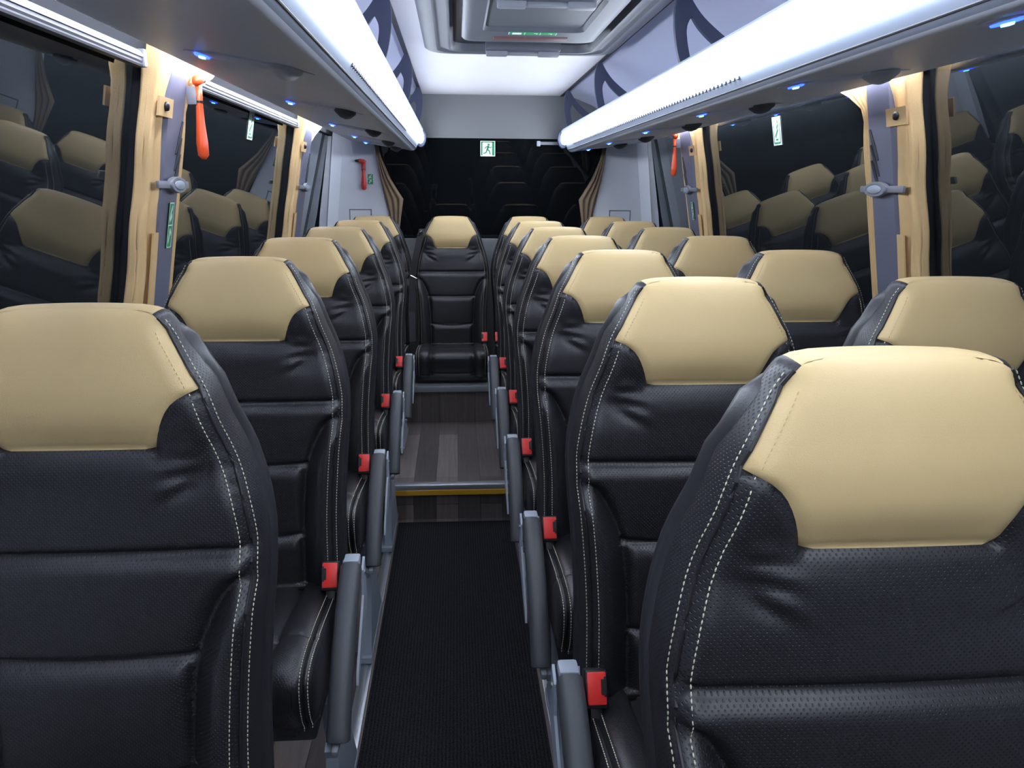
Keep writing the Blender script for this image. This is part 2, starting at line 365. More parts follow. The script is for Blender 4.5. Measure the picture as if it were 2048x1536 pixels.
# ------------------------------------------------------------------ luggage racks with light strips
def mirror(x): return 2*CX-x
REND = 4.80
for s, side in ((-1, 'left'), (1, 'right')):
    X = (lambda x: x) if s < 0 else (lambda x: mirror(x) if x > -.33 else mirror(-.33)+(-.33-x)*1.21 if x > -.578 else 1.055+(-.578-x)*.4)
    root = empty('luggage_rack', (CX+s*.43, REND, H(.50)))
    root['label'] = 'grey overhead luggage rack on the %s with one long glowing light strip' % side; root['category'] = 'luggage rack'
    O = Vector(root.location)
    def loc(p): return (p[0]-O.x, p[1]-O.y, p[2]-O.z)
    # cross-section of the body (x, z), lip first; written for the left side
    sec = [(-.176, .560), (-.176, .572), (-.186, .582), (-.200, .580), (-.210, .566), (-.235, .553), (-.50, .557), (-.585, .560), (-.597, .548), (-.597, .522), (-.588, .511), (-.578, .508), (-.45, .493), (-.32, .470), (-.245, .456), (-.226, .459), (-.216, .470), (-.204, .494), (-.196, .502)]
    b = MB(); rings = []
    for y, k in ((YF, 1), (4.70, 1), (4.745, .985), (4.775, .94), (4.792, .86), (REND, .70)):
        cx_, cz_ = -.36, .52
        rings.append([loc((X(cx_+(px-cx_)*k), y, H(cz_+(pz-cz_)*k))) for px, pz in sec])
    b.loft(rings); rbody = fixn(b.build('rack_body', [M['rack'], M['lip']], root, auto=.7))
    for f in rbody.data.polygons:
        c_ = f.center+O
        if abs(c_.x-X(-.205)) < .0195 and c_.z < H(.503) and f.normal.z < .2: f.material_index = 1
    # seam between front lip and underside
    b = MB(); 
    for px, pz in ((-.2165, .4685), (-.197, .5005)):
        b.tube([loc((X(px), YF, H(pz))), loc((X(px), 4.72, H(pz)))], .0022, 6)
    b.build('seam_line', M['groove'], root)
    # the light diffuser: a rounded translucent bar set in the lip
    ds = [(-.203, .503), (-.198, .4945), (-.190, .4910), (-.179, .497), (-.172, .512), (-.171, .538), (-.176, .554), (-.184, .561), (-.198, .561)]
    b = MB(); rings = []
    for y, k in ((YF, 1), (4.66, 1), (4.70, .93), (4.722, .75), (4.732, .4)):
        rings.append([loc((X(-.186+(px+.186)*k), y, H(.533+(pz-.533)*k))) for px, pz in ds])
    b.loft(rings); d = fixn(b.build('light_diffuser', M['led'], root, auto=.8)); d['label'] = 'glowing white light strip'
    # dark rounded end cap
    b = MB(); rings = []
    for y, k in ((4.735, .55), (4.74, 1.02), (4.77, 1.06), (4.79, .8), (4.80, .3)):
        rings.append([loc((X(-.192+.030*k*math.cos(a)), y, H(.530+.052*k*math.sin(a)))) for a in [2*PI*q/16 for q in range(16)]])
    b.loft(rings); fixn(b.build('end_cap', M['rackd'], root, auto=.8))
    # row of small dark vent slots under the light
    b = MB(); y = 1.85 if s > 0 else 1.75
    while y < (4.45 if s > 0 else 3.6):
        b.box(loc((X(-.2075)-.004, y, H(.4845))), loc((X(-.2075)+.004, y+.015, H(.4905)))); y += .030
    v = b.build('vent_slots', M['groove'], root)
    # hidden light strip along the wall side
    b = MB(); b.box(loc((X(-.599), YF, H(.542))), loc((X(-.603), 4.6, H(.554)))); g = b.build('edge_light', M['gap'], root)
    # fins carrying the rack from the ceiling
    for y in ((2.37, 3.45, 4.50) if s < 0 else (2.30, 3.58, 4.56)):
        b = MB()
        def seg(A, B):   # a ribbon between two curves, thick in y
            R = []
            for a, c in zip(A, B):
                R.append([loc((X(a[0]), y-.009, H(a[1]))), loc((X(a[0]), y+.009, H(a[1]))), loc((X(c[0]), y+.009, H(c[1]))), loc((X(c[0]), y-.009, H(c[1])))])
            b.loft(R)
        fe = cr([(-.186, .772), (-.174, .748), (-.168, .71), (-.170, .665), (-.180, .61), (-.196, .565)], 6)
        be = cr([(-.196, .772), (-.215, .738), (-.246, .700), (-.292, .662), (-.345, .625), (-.410, .575)], 6)
        nf = 12
        seg(fe[:nf+1], be[:nf+1])
        hf = cr([(-.214, .700), (-.203, .675), (-.204, .645), (-.214, .60), (-.226, .562)], 5)
        hb = cr([(-.214, .700), (-.238, .668), (-.275, .635), (-.325, .598), (-.375, .560)], 5)
        def rs(P, n):
            return [P[min(len(P)-1, round(k*(len(P)-1)/n))] for k in range(n+1)]
        seg([fe[nf]]+rs(fe[nf:], 15), [fe[nf].lerp(be[nf], .45)]+rs(hf, 15)); seg([be[nf]]+rs(be[nf:], 15), [fe[nf].lerp(be[nf], .45)]+rs(hb, 15))
        b.add([loc((X(fe[nf][0]), y-.0088, H(fe[nf][1]))), loc((X(be[nf][0]), y-.0088, H(be[nf][1]))), loc((X(-.214), y-.0088, H(.700)))], [(0, 1, 2)])
        fixn(b.build('support_fin', M['rackd'], root, auto=.7))
    # reading units in the underside
    nrm = Vector((-.16*(-s) * -1, 0, -1)).normalized()
    def uz(x): return .4545+.1628*(-.234-x)
    for y in ((1.71, 2.575, 3.42, 4.15, 4.66) if s < 0 else (1.11, 1.80, 2.49, 3.22, 3.98, 4.60)):
        xb_ = -.490 if s < 0 else -.315
        uroot = None
        # dark oval surround, one moulded dish
        def disc(mb, cx_, cy_, rx, ry, dz, th=.004, n=20, i=0, dome=0):
            rg = [[loc((X(cx_+rx*k*math.cos(a)), cy_+ry*k*math.sin(a), H(uz(cx_+rx*k*math.cos(a))+dz-hh))) for a in [2*PI*q/n for q in range(n)]] for k, hh in ((1, -.004), (1, th*.5), (.93, th), (.5, th+dome*.75), (.1, th+dome))]
            mb.loft(rg, i=i)
        um = MB(); disc(um, -.400, y, .125, .050, 0, .0022, 28)
        pnl = fixn(um.build('reading_panel', M['rack'], root, auto=.6)); pnl['label'] = 'oval service panel in the rack underside'
        um = MB(); disc(um, xb_, y, .012, .034, -.002, .003, 16); pn = fixn(um.build('call_button', M['blue'], pnl)); pn['label'] = 'blue glowing button'
        um = MB(); disc(um, xb_, y, .006, .012, -.005, .003, 12); fixn(um.build('button_core', M['bluec'], pnl))
        um = MB(); disc(um, -.325 if s < 0 else -.46, y-.03, .032, .032, -.002, .006, 18, 0, .016); fixn(um.build('air_nozzle', M['nozzle'] if y < 2 else M['hatch'], pnl, auto=.8))
        um = MB()
        for k in range(3): disc(um, (-.40), y, .050-.012*k, .034-.008*k, -.001-.0006*k, .003, 20, 0)
        fixn(um.build('speaker_grille', M['rack'], pnl, auto=.6))

# ------------------------------------------------------------------ roof hatch
root = empty('roof_hatch', (CX+.035, 2.60, zc)); tag(root, 'grey plastic emergency roof hatch with dark handles in the ceiling', 'roof hatch')
def rrect(hx, hy, r, n=6, cx_=0, cy_=0, ch=None):
    out = []
    for (sx, sy, a0) in ((1, 1, 0), (-1, 1, PI/2), (-1, -1, PI), (1, -1, 3*PI/2)):
        for k in range(n+1):
            a = a0+PI/2*k/n; out.append((cx_+sx*(hx-r)+r*math.cos(a), cy_+sy*(hy-r)+r*math.sin(a)))
    return out
b = MB(); R = []
HX, HY = .355, .69
for dx, z in ((0, -.002), (.0, -.018), (-.012, -.026), (-.045, -.028), (-.052, -.020), (-.060, -.0185), (-.085, -.030), (-.095, -.030), (-.105, -.010), (-.105, .05)):
    R.append([(x, y, z) for x, y in rrect(HX+dx, HY+dx, .10+dx*.4)])
b.loft(R, caps=False); fixn(b.build('hatch_frame', M['hatch'], root, auto=.7))
b = MB(); b.box((-.30, -.62, -.003), (.30, .62, -.0005)); b.build('hatch_glass', M['dark'], root)
b = MB(); R = []
for dx, z in ((0, -.004), (0, -.040), (-.008, -.048), (-.030, -.050)):
    R.append([(x, y, z) for x, y in rrect(.222+dx, .375+dx, .045+dx*.3, cy_=-.095)])
for dx, z in ((-.044, -.050), (-.052, -.038)):
    R.append([(x, y, z) for x, y in rrect(.222+dx-.02, .375+dx-.10, .03, cy_=-.145)])
b.loft(R); lid = fixn(b.build('hatch_lid', M['hatch'], root, auto=.7))
for yc in (.480, -.31):
    b = MB(); b.box((-.135, yc-.035, -.046), (.135, yc+.035, -.010), .008)
    hd = b.build('handle_recess', M['hatchd'], root, auto=.6)
    b = MB(); b.box((-.132, yc-.012, -.060), (-.055, yc+.030, -.030), .006); b.box((.055, yc-.012, -.060), (.132, yc+.030, -.030), .006); b.box((-.06, yc-.004, -.057), (.06, yc+.020, -.044), .004)
    b.build('hatch_handle', M['grey2'], hd, auto=.6)
b = MB(); b.box((-.120, .165, -.053), (.120, .215, -.047), .003); b.build('red_strip', M['maroon'], lid, auto=.6)
b = MB(); b.box((-.075, .085, -.0515), (.075, .120, -.0495), 0, 0)
for x0, x1 in ((-.064, -.035), ): b.box((x0, .090, -.0520), (x1, .115, -.0510), 0, 1)
for x0 in (-.0755, -.026, .023, .0735): b.box((x0, .085, -.0520), (x0+.002, .120, -.0510), 0, 1)
for x0 in (.004, .050): b.box((x0, .094, -.0520), (x0+.012, .100, -.0510), 0, 1); b.box((x0+.008, .094, -.0520), (x0+.011, .112, -.0510), 0, 1)
st = b.build('instruction_sticker', [M['green'], M['white']], lid); st['label'] = 'green and white instruction sticker'

# ------------------------------------------------------------------ seats
WT = smooth_tab([(.0955, .070), (.093, .088), (.086, .1005), (.060, .1160), (.030, .1325), (0, .1480), (-.05, .1640), (-.10, .1810), (-.15, .1940), (-.20, .2010), (-.26, .2000), (-.34, .1930), (-.44, .1870), (-.52, .1860), (-.61, .1860)])
def W(z): return interp(WT, z)
BT = smooth_tab([(.0975, .0600), (.0945, .0495), (.088, .039), (.078, .031), (.06, .021), (.03, .010), (0, .002), (-.04, .000), (-.075, .006), (-.12, .004), (-.20, -.010), (-.30, -.026), (-.40, -.040), (-.50, -.052), (-.61, -.060)])
def base(z): return interp(BT, z)
XB = smooth_tab([(-.232, .200), (-.245, .180), (-.27, .162), (-.30, .147), (-.34, .133), (-.40, .126), (-.48, .122), (-.61, .120)])
ZG = (-.205, -.338, -.492)
def lobe(z):                    # half width of the tan panel under the hip line
    return interp([(0, .148), (-.004, .136), (-.009, .1265), (-.016, .1180), (-.026, .1105), (-.040, .1040), (-.055, .0985), (-.068, .0945), (-.074, .0920)], z)
def gs(x, w): return math.exp(-(x/w)**2)
def depth(x, z):
    ax = abs(x); y = base(z); w = W(z)
    e = max(0, w-ax)
    if z > -.074 and ax <= (lobe(z) if z < 0 else w):      # tan panel: gently crowned
        y -= .010*(1-(ax/.15)**2)*sst(-.080, -.02, z)
    else:
        y -= .010*(1-min(1, (ax/.15)**2))*.4
    # seams of the tan panel
    if -.10 < z < .004:
        if ax < .096: y += .005*gs(z+.074, .0045)
        if z > -.076: y += .004*gs(ax-lobe(z), .0045)
    # pillow of each black section, full at its top and falling off lower down
    secs = [(-.074, ZG[0], .2), (ZG[0], ZG[1], .2), (ZG[1], ZG[2], .2), (ZG[2], -.66, .2)]
    xb = .215 if z > -.232 else interp(XB, z)
    for i, (a, c, _) in enumerate(secs):
        if c < z <= a:
            t = (a-z)/(a-c); amp = (.008, .013, .012, .010)[i]
            k = min(1, (t/.16))**.6*(1-t)**.75 if t > 0 else 0
            if i == 0: amp *= (sst(.0, .35, t)+.35)*(1-sst(.085, .135, ax)*(1-sst(.15, .7, t)))
            y -= amp*k*1.25*(1-sst(xb-.022, xb+.004, ax))
    for i, g in enumerate(ZG):
        if abs(z-g) < .03 and (i == 0 or ax < xb):
            sag = 0 if i == 0 else -.010*(1-(ax/.12)**2) if i == 2 else -.005*(1-(ax/.12)**2)
            y += .008*gs(z-g-sag, .0045)
    if z < -.225:                # side bolsters
        dd = ax-xb
        y -= .034*sst(.0, .040, dd)*sst(-.228, -.285, z) if dd > 0 else 0
        y += .008*gs(dd, .0055)*sst(-.232, -.26, z)
    # soft creases under the lower corners of the tan panel
    for (cx_, cz_, ang, ln, am) in ((.126, -.094, .22, .046, .0062), (.134, -.074, .05, .036, .0048), (.116, -.116, .50, .046, .0055), (.152, -.060, -.1, .026, .0025)):
        dx = ax-cx_; dz = z-cz_; u = dx*math.cos(ang)+dz*math.sin(ang); v = -dx*math.sin(ang)+dz*math.cos(ang)
        y -= am*sst(.006, .034, e)*gs(u, ln*.6)*(gs(v, .008)-.8*gs(v+.013, .007))
    te = 1-sst(.070, .090, z)
    if e < .022: y += .012*(1-e/.022)**2*te
    if e < .005: y += .003*te
    return y
def zw(t): return t
# outline (right side bottom -> top -> left side bottom)
zs = [-.61+.012*k for k in range(0, 56)]; zs = [z for z in zs if z < .055] + [.060, .066, .072, .078, .083, .087, .0905, .0930, .0947]
half = [(W(z), z) for z in zs]
top = [(x, .0955+.0015*(1-(x/.07)**2)) for x in (.070, .055, .035, .015, 0)]
outl = half+top+[(-x, z) for x, z in top[:-1][::-1]]+[(-x, z) for x, z in half[::-1]]
def build_back():
    pts = [Vector(p) for p in outl]; nb = len(pts)
    edges = [(i, (i+1) % nb) for i in range(nb)]
    # boundary of the tan panel
    lz = [0, -.004, -.009, -.016, -.024, -.033, -.043, -.054, -.064, -.070, -.0735]
    right = [(lobe(z)*.9985 if z else W(0)*.999, z) for z in lz]
    bl = right+[(x, -.074) for x in (.080, .060, .040, .020, 0, -.020, -.040, -.060, -.080)]+[(-x, z) for x, z in right[::-1]]
    s0 = len(pts); pts += [Vector(p) for p in bl]; edges += [(s0+i, s0+i+1) for i in range(len(bl)-1)]
    for g in ZG:                 # rows of points along the cross seams
        for d in (-.009, -.0045, 0, .0045, .009):
            n = 46
            for k in range(n+1):
                x = -.19+.38*k/n
                if abs(x) < W(g+d)-.006: pts.append(Vector((x+random.uniform(-.0006, .0006), g+d)))
    st = .0068; z = -.604; r = 0
    while z < .086:
        x = -.205+(st/2 if r % 2 else 0)
        while x < .206:
            if abs(x) < W(z)-.0035 and all(abs(z-g) > .011 for g in ZG): pts.append(Vector((x+random.uniform(-.0004, .0004), z)))
            x += st
        z += st*.87; r += 1
    for zz in (.0885, .0915, .0938, .0955):
        for k in range(-22, 23):
            x = k*.0042
            if abs(x) < W(zz)-.003 and (zz < .0945 or abs(x) < .068): pts.append(Vector((x+random.uniform(-.0003, .0003), zz)))
    for zz in [k*-.006-.24 for k in range(61)]:      # extra points along the bolster grooves
        for sx in (-1, 1):
            for d in (-.0045, 0, .0045):
                x = interp(XB, zz)+d
                if x < W(zz)-.004 and all(abs(zz-g) > .011 for g in ZG): pts.append(Vector((sx*x, zz)))
    V, E_, F, *_ = delaunay_2d_cdt(pts, edges, [], 1, 1e-5)
    V3 = [(v[0], depth(v[0], v[1]), v[1]) for v in V]
    front = {}; tan, blk = [], []
    for f in F:
        f = list(f)
        cx_ = sum(V[i][0] for i in f)/len(f); cz_ = sum(V[i][1] for i in f)/len(f)
        a, b_, c = [Vector(V3[i]) for i in f[:3]]
        if (b_-a).cross(c-a).y > 0: f = f[::-1]
        (tan if cz_ > -.074 and abs(cx_) < (lobe(cz_) if cz_ < 0 else 9) else blk).append(f)
    return V3, tan, blk
V3, tanF, blkF = build_back()
def thick(z): return interp([(-.61, .095), (-.3, .105), (-.1, .10), (0, .085), (.05, .066), (.085, .045), (.0975, .030)], z)
def sidering():
    """loops round the edge of the front face to the back"""
    loops = []
    n = len(outl)
    nor = []
    for i in range(n):
        a = Vector(outl[max(i-1, 0)]); c = Vector(outl[min(i+1, n-1)]); d = (c-a).normalized(); nor.append(Vector((d.y, -d.x)))
    for fr, off in ((0, 0), (.03, .003), (.10, .0060), (.30, .011), (.60, .013), (.88, .008), (1.0, .0)):
        L_ = []
        for i, (x, z) in enumerate(outl):
            t = thick(z); y0 = depth(x, z); yb = base(z)+t; o = off*(1 if z < .03 else interp([(.03, 1), (.0975, .45)], z))
            L_.append((x+nor[i].x*o, y0+(yb-y0)*fr, z+nor[i].y*o*(1 if z < .09 else .55)))
        loops.append(L_)
    return loops
loops = sidering()
no = len(outl)
istan = [abs(x) < .0965 and z > .08 for x, z in outl]
def stitch(mb, path, step=.0062, ln=.0040, r=.00072):
    """short thread dashes laid along a path"""
    P = [Vector(p) for p in path]; s = 0; acc = [0]
    for a, c in zip(P, P[1:]): acc.append(acc[-1]+(c-a).length)
    def at(d):
        for i in range(len(P)-1):
            if d <= acc[i+1]: return P[i].lerp(P[i+1], (d-acc[i])/max(1e-9, acc[i+1]-acc[i]))
        return P[-1]
    d = 0
    while d+ln < acc[-1]:
        a, c = at(d), at(d+ln); u = (c-a).normalized(); q = u.cross(Vector((0, 0, 1)) if abs(u.z) < .9 else Vector((0, 1, 0))).normalized(); v = u.cross(q)
        ring = lambda p, k: [p+q*r*k, p+v*r*k, p-q*r*k, p-v*r*k]
        mb.loft([ring(a, .6), ring((a+c)/2, 1.25), ring(c, .6)]); d += step
def make_seat(arm, ground, bside=-1):
    """arm: -1 left, 1 right, 0 none; ground: floor height relative to the hip line"""
    base_z = -ground             # hip line above the base empty
    root = empty('passenger_seat', (0, 0, 0))
    def part(name, me, parent=root): return link(name, me, parent, (0, 0, base_z) if parent is root else (0, 0, 0))
    key = 'S'
    if key not in CACHE:
        # backrest: black front, gussets and closed back
        V = list(V3); F = list(blkF); mi = [0]*len(F); n0 = len(V)
        for L_ in loops: V += L_
        TF = []
        for a in range(len(loops)-1):
            for i in range(no-1):
                f = (n0+a*no+i, n0+a*no+i+1, n0+(a+1)*no+i+1, n0+(a+1)*no+i)
                if istan[i] and istan[i+1]: TF.append(f)
                else: F.append(f); mi.append(1)
        lb = n0+(len(loops)-1)*no
        h = no//2
        for i in range(h-1):     # close the back
            F.append((lb+i, lb+i+1, lb+no-2-i, lb+no-1-i)); mi.append(1)
        def sub(Vs, Fs, name, mats, mi=None):
            used = sorted({i for f in Fs for i in f}); mp = {o: k for k, o in enumerate(used)}
            me = bpy.data.meshes.new(name); me.from_pydata([Vs[i] for i in used], [], [[mp[i] for i in f] for f in Fs])
            for m_ in mats: me.materials.append(m_)
            if mi: me.polygons.foreach_set('material_index', mi)
            bm = bmesh.new(); bm.from_mesh(me); bmesh.ops.remove_doubles(bm, verts=bm.verts, dist=1e-5)
            bmesh.ops.recalc_face_normals(bm, faces=bm.faces)
            avg = sum((f.normal.y*f.calc_area() for f in bm.faces if f.calc_center_median().y < base(f.calc_center_median().z)+.015))
            if avg > 0: bmesh.ops.reverse_faces(bm, faces=bm.faces)
            bm.to_mesh(me); bm.free(); me.polygons.foreach_set('use_smooth', [True]*len(me.polygons)); me.update(); return me
        CACHE['back'] = sub(V, F, 'backrest', [M['black'], M['blackside']], mi)
        CACHE['head'] = sub(V, tanF+TF, 'headrest', [M['beige']])
        # ivory double stitching beside the seam, tan stitching on the tan panel
        for s in (-1, 1):
            b = MB(); bt = MB()
            za = [.084-.0175*k for k in range(40)]
            def fr(x, z, lift=.0006): return (s*x, depth(x, z)-lift, z)
            inner = [fr(W(z)-.0095, z) for z in za if z < -.002]
            outer = []
            for z in za:
                y0 = depth(W(z), z); yb = base(z)+thick(z)
                outer.append((s*(W(z)+.0072), y0+(yb-y0)*.105, z))
            stitch(b, inner); stitch(b, outer)
            stitch(bt, [fr(W(z)-.0100, z) for z in [.070-.007*k for k in range(11)]], .0062, .0036, .0006)
            CACHE['st', s] = MB2mesh(b, 'stitching', M['thread']); CACHE['stt', s] = MB2mesh(bt, 'panel_stitching', M['threadtan'])
        for s in (-1, 1):
            b = MB(); P = []
            for z in [.0865-.014*k for k in range(49)]:
                y0 = depth(W(z), z); P.append((s*(W(z)+.0015), y0+.0005, z))
            b.tube(P, .0021, 6); CACHE['pip', s] = MB2mesh(b, 'piping', M['piping'])
        # back shell with a raised rim
        so = []
        for z in [-.60+.02*k for k in range(33)]:
            if z <= .035: so.append((W(z), z))
        so += [(.122, .050), (.108, .060), (.085, .067), (.05, .070), (0, .071)]
        so = so+[(-x, z) for x, z in so[:-1][::-1]]; n = len(so); nor = []
        for i in range(n):
            a = Vector(so[max(i-1, 0)]); c = Vector(so[min(i+1, n-1)]); d = (c-a).normalized(); nor.append(Vector((d.y, -d.x)))
        R = []
        for off, dy in ((-.004, -.018), (.006, -.022), (.014, -.016), (.018, -.006), (.016, .006), (.010, .016), (-.010, .026), (-.05, .032)):
            R.append([(x+q.x*off, base(z)+thick(z)*(.82 if z > .0 else .9)+dy, z+q.y*off*(1 if abs(x) > .02 or off > -.02 else 1)) for (x, z), q in zip(so, nor)])
        b = MB(); b.loft(R, caps=True); CACHE['shell'] = MB2mesh(b, 'back_shell', M['shell'], True)
        # cushion
        prof = [(-.10, -.712), (-.40, -.716), (-.428, -.705), (-.447, -.675), (-.456, -.640), (-.455, -.608), (-.444, -.588), (-.420, -.576), (-.380, -.571), (-.335, -.572), (-.325, -.5755), (-.31, -.573), (-.26, -.577), (-.20, -.584), (-.15, -.590), (-.10, -.596), (-.055, -.600), (-.04, -.64), (-.045, -.70)]
        prof = [tuple(p) for p in cr([(a, c) for a, c in prof], 3)]
        cols = [(0, .012), (.05, .012), (.085, .012), (.105, .013), (.112, .019), (.118, .019), (.126, .006), (.140, .000), (.158, .000), (.172, .004), (.180, .008), (.1835, .014), (.1875, .011), (.194, .014), (.200, .026), (.2035, .05), (.204, .085)]
        allc = [(-x, k) for x, k in cols[::-1][:-1]]+cols
        R = []
        for x, k in allc:
            ring = []
            for (y, z) in prof:
                core = Vector((min(max(y, -.36), -.10), -.665)); p = Vector((y, z)); d = (core-p); L_ = d.length
                kk = k
                if z > -.60 and k <= .013 and y > -.32: kk = k*1.0
                if z < -.70: kk = min(k, .03)
                p2 = p+d*min(1, kk/max(L_, 1e-6))
                ring.append((x, p2.x, p2.y))
            R.append(ring)
        b = MB(); b.loft(R); CACHE['cush'] = MB2mesh(b, 'cushion', M['cush'], True)
        for s in (-1, 1):
            b = MB()
            for xx, k in ((.1785, .0065), (.1925, .0125)):
                P = []
                for (y, z) in prof:
                    if y > -.07 or (z < -.69 and y > -.40): continue
                    core = Vector((min(max(y, -.36), -.10), -.665)); p = Vector((y, z)); d = (core-p).normalized(); p2 = p+d*(k-.0008); P.append((s*xx, p2.x, p2.y))
                stitch(b, P, .0066, .0046, .0008)
            CACHE['cst', s] = MB2mesh(b, 'stitching', M['thread'])
        b = MB(); b.box((-.195, -.40, -.752), (.195, -.05, -.700), .012); b.box((-.16, -.42, -.735), (.16, -.05, -.705), .01); CACHE['pan'] = MB2mesh(b, 'seat_pan', M['shell'], True)
        # armrest for the right-hand side (x > 0): padded bar hanging forward and down
        P = cr([(.231, -.118, -.545), (.231, -.160, -.562), (.231, -.235, -.610), (.231, -.310, -.672), (.231, -.372, -.745), (.231, -.385, -.766)], 6)
        R = []
        n = len(P)
        for i, p in enumerate(P):
            d = (P[min(i+1, n-1)]-P[max(i-1, 0)]).normalized(); u = Vector((1, 0, 0)); v = u.cross(d).normalized(); t = i/(n-1)
            if v.z < 0: v = -v
            k = min(1, (t/.05+.35))**.5*min(1, ((1-t)/.06+.25))**.5; wx, wz = .0225*k, .026*k*(1-.12*t)
            rr = []
            for a in [2*PI*q/16 for q in range(16)]:
                ca, sa = math.cos(a), math.sin(a)
                rr.append(p+u*wx*math.copysign(abs(ca)**.7, ca)+v*wz*math.copysign(abs(sa)**.7, sa))
            R.append(rr)
        for s, kname in ((1, 'armR'), (-1, 'armL')):
            b = MB(); b.loft([[(s*q.x, q.y, q.z) for q in r_] for r_ in R]); CACHE[kname] = MB2mesh(b, 'armrest', M['arm'], True)
            b = MB(); b.box((s*.214, -.124, -.546), (s*.248, -.084, -.524), .006); b.box((s*.216, -.140, -.575), (s*.247, -.090, -.540), .008)
            b.prism([(-.09, -.53), (-.125, -.545), (-.13, -.60), (-.26, -.70), (-.27, -.725), (-.20, -.70), (-.08, -.64)], 'x', s*.252, s*.257)
            CACHE['cap'+kname] = MB2mesh(b, 'armrest_bracket', M['grey'], True)
            b = MB(); b.tube([(s*.2575, -.105, -.560), (s*.259, -.105, -.560)], .006, 10); CACHE['piv'+kname] = MB2mesh(b, 'pivot_screw', M['chrome'])
            # grey side shield between cushion and armrest
            b = MB(); sh = [(-.075, -.545), (-.115, -.60), (-.12, -.69), (-.30, -.735), (-.40, -.775), (-.385, -.80), (-.25, -.79), (-.06, -.78), (-.02, -.70), (-.04, -.60)]
            b.prism(sh, 'x', s*.207, s*.219)
            CACHE['sh'+kname] = MB2mesh(b, 'side_shield', M['grey'], True)
            # recline lever
            b = MB(); b.box((s*.221, -.42, -.775), (s*.235, -.33, -.760), .006); CACHE['lev'+kname] = MB2mesh(b, 'recline_lever', M['grey2'], True)
            # buckle: black housing on a short stalk, red press button with a slot
            ux = s*.186
            b = MB(); rot = Matrix.Translation((ux, -.108, -.560)) @ Matrix.Rotation(-.45, 4, 'X')
            b.box((-.0185, -.018, -.035), (.0185, .018, .026), .005, 0, rot); b.box((-.010, -.006, -.075), (.010, .006, -.03), .002, 0, rot)
            CACHE['bk'+kname] = MB2mesh(b, 'belt_buckle', M['blackp'], True)
            b = MB(); b.box((-.0160, -.0205, -.029), (.0160, -.014, .023), .003, 0, rot)
            CACHE['rb'+kname] = MB2mesh(b, 'release_button', M['red'], True)
            b = MB(); b.box((-s*.0165, -.0225, -.012), (-s*.0070, -.0200, .012), .001, 0, rot); b.box((-s*.0160, -.0222, -.016), (-s*.0120, -.0200, .016), .001, 0, rot)
            CACHE['sl'+kname] = MB2mesh(b, 'buckle_slot', M['blackp'])
        CACHE['S'] = 1
    bk = part('backrest', CACHE['back']); part('headrest', CACHE['head'])['label'] = 'tan leather headrest panel'
    hr = [x for x in bpy.data.objects if x.parent == root and x.name.startswith('headrest')][0]
    for s in (-1, 1): link('stitching', CACHE['st', s], bk); link('panel_stitching', CACHE['stt', s], hr); link('piping', CACHE['pip', s], bk)
    part('back_shell', CACHE['shell'])
    cu = part('cushion', CACHE['cush'])
    for s in (-1, 1): link('stitching', CACHE['cst', s], cu)
    part('seat_pan', CACHE['pan'])
    if arm:
        k = 'armR' if arm > 0 else 'armL'
        a = part('armrest', CACHE[k]); link('armrest_bracket', CACHE['cap'+k], a); link('pivot_screw', CACHE['piv'+k], a)
        part('side_shield', CACHE['sh'+k]); part('recline_lever', CACHE['lev'+k])
    else: k = 'armL' if bside < 0 else 'armR'
    q = part('belt_buckle', CACHE['bk'+k]); rb = link('release_button', CACHE['rb'+k], q); rb['label'] = 'red release button'; link('buckle_slot', CACHE['sl'+k], q)
    # legs
    gz = ground
    lk = ('leg', ground, arm < 0); xo = .186 if arm >= 0 else .150
    if lk not in CACHE:
        b = MB(); ht = -.742-gz
        if ht > .12:
            b.prism([(-.05, -.745), (-.30, -.745), (-.27, -.86 if ht > .25 else -.80), (-.335, gz+.035), (-.345, gz+.014), (-.02, gz+.014), (-.02, gz+.030), (-.13, -.90 if ht > .25 else -.84)], 'x', xo, xo+.026)
            b.box((xo-.016, -.35, gz+.0135), (xo+.028, -.01, gz+.034), .005)
        else:
            b.box((.15, -.36, -.745), (.19, -.04, gz+.001), .003)
        CACHE[lk] = MB2mesh(b, 'leg', M['grey2'] if ht < .12 else M['grey'], True)
        b = MB()
        if ht > .12:
            b.prism([(-.05, -.745), (-.30, -.745), (-.24, -.83), (-.30, gz+.002), (-.04, gz+.002), (-.12, -.83)], 'x', -.20, -.18)
        else: b.box((-.19, -.36, -.745), (-.15, -.04, gz+.001), .003)
        CACHE[('legb', ground, arm < 0)] = MB2mesh(b, 'leg', M['grey2'], True)
        for nm, kk in (('legm', lk), ('legbm', ('legb', ground, arm < 0))):
            me = CACHE[kk].copy(); me.transform(Matrix.Scale(-1, 4, (1, 0, 0))); me.flip_normals(); CACHE[(nm, ground)] = me
    if arm >= 0: part('leg', CACHE[lk]); part('leg', CACHE[('legb', ground, arm < 0)])
    else: part('leg', CACHE[('legm', ground)]); part('leg', CACHE[('legbm', ground)])
    return root
CACHE = {}
def MB2mesh(b, name, m, smooth=False):
    me = bpy.data.meshes.new(name); me.from_pydata(b.V, [], b.F); me.materials.append(m)
    bm = bmesh.new(); bm.from_mesh(me); bmesh.ops.recalc_face_normals(bm, faces=bm.faces)
    if smooth:
        for e in bm.edges:
            if len(e.link_faces) == 2 and e.calc_face_angle(0) > .75: e.smooth = False
    bm.to_mesh(me); bm.free(); me.polygons.foreach_set('use_smooth', [smooth]*len(me.polygons)); me.update(); return me
GF = -Z0
seats = []
def put(proto, x, y, gz, label, group):
    o = proto if proto not in used else copy_reg_root(proto)
    used.append(proto); o.location = (x, y, H(gz)); o['label'] = label; o['category'] = 'seat'; o['group'] = group
    return o
used = []
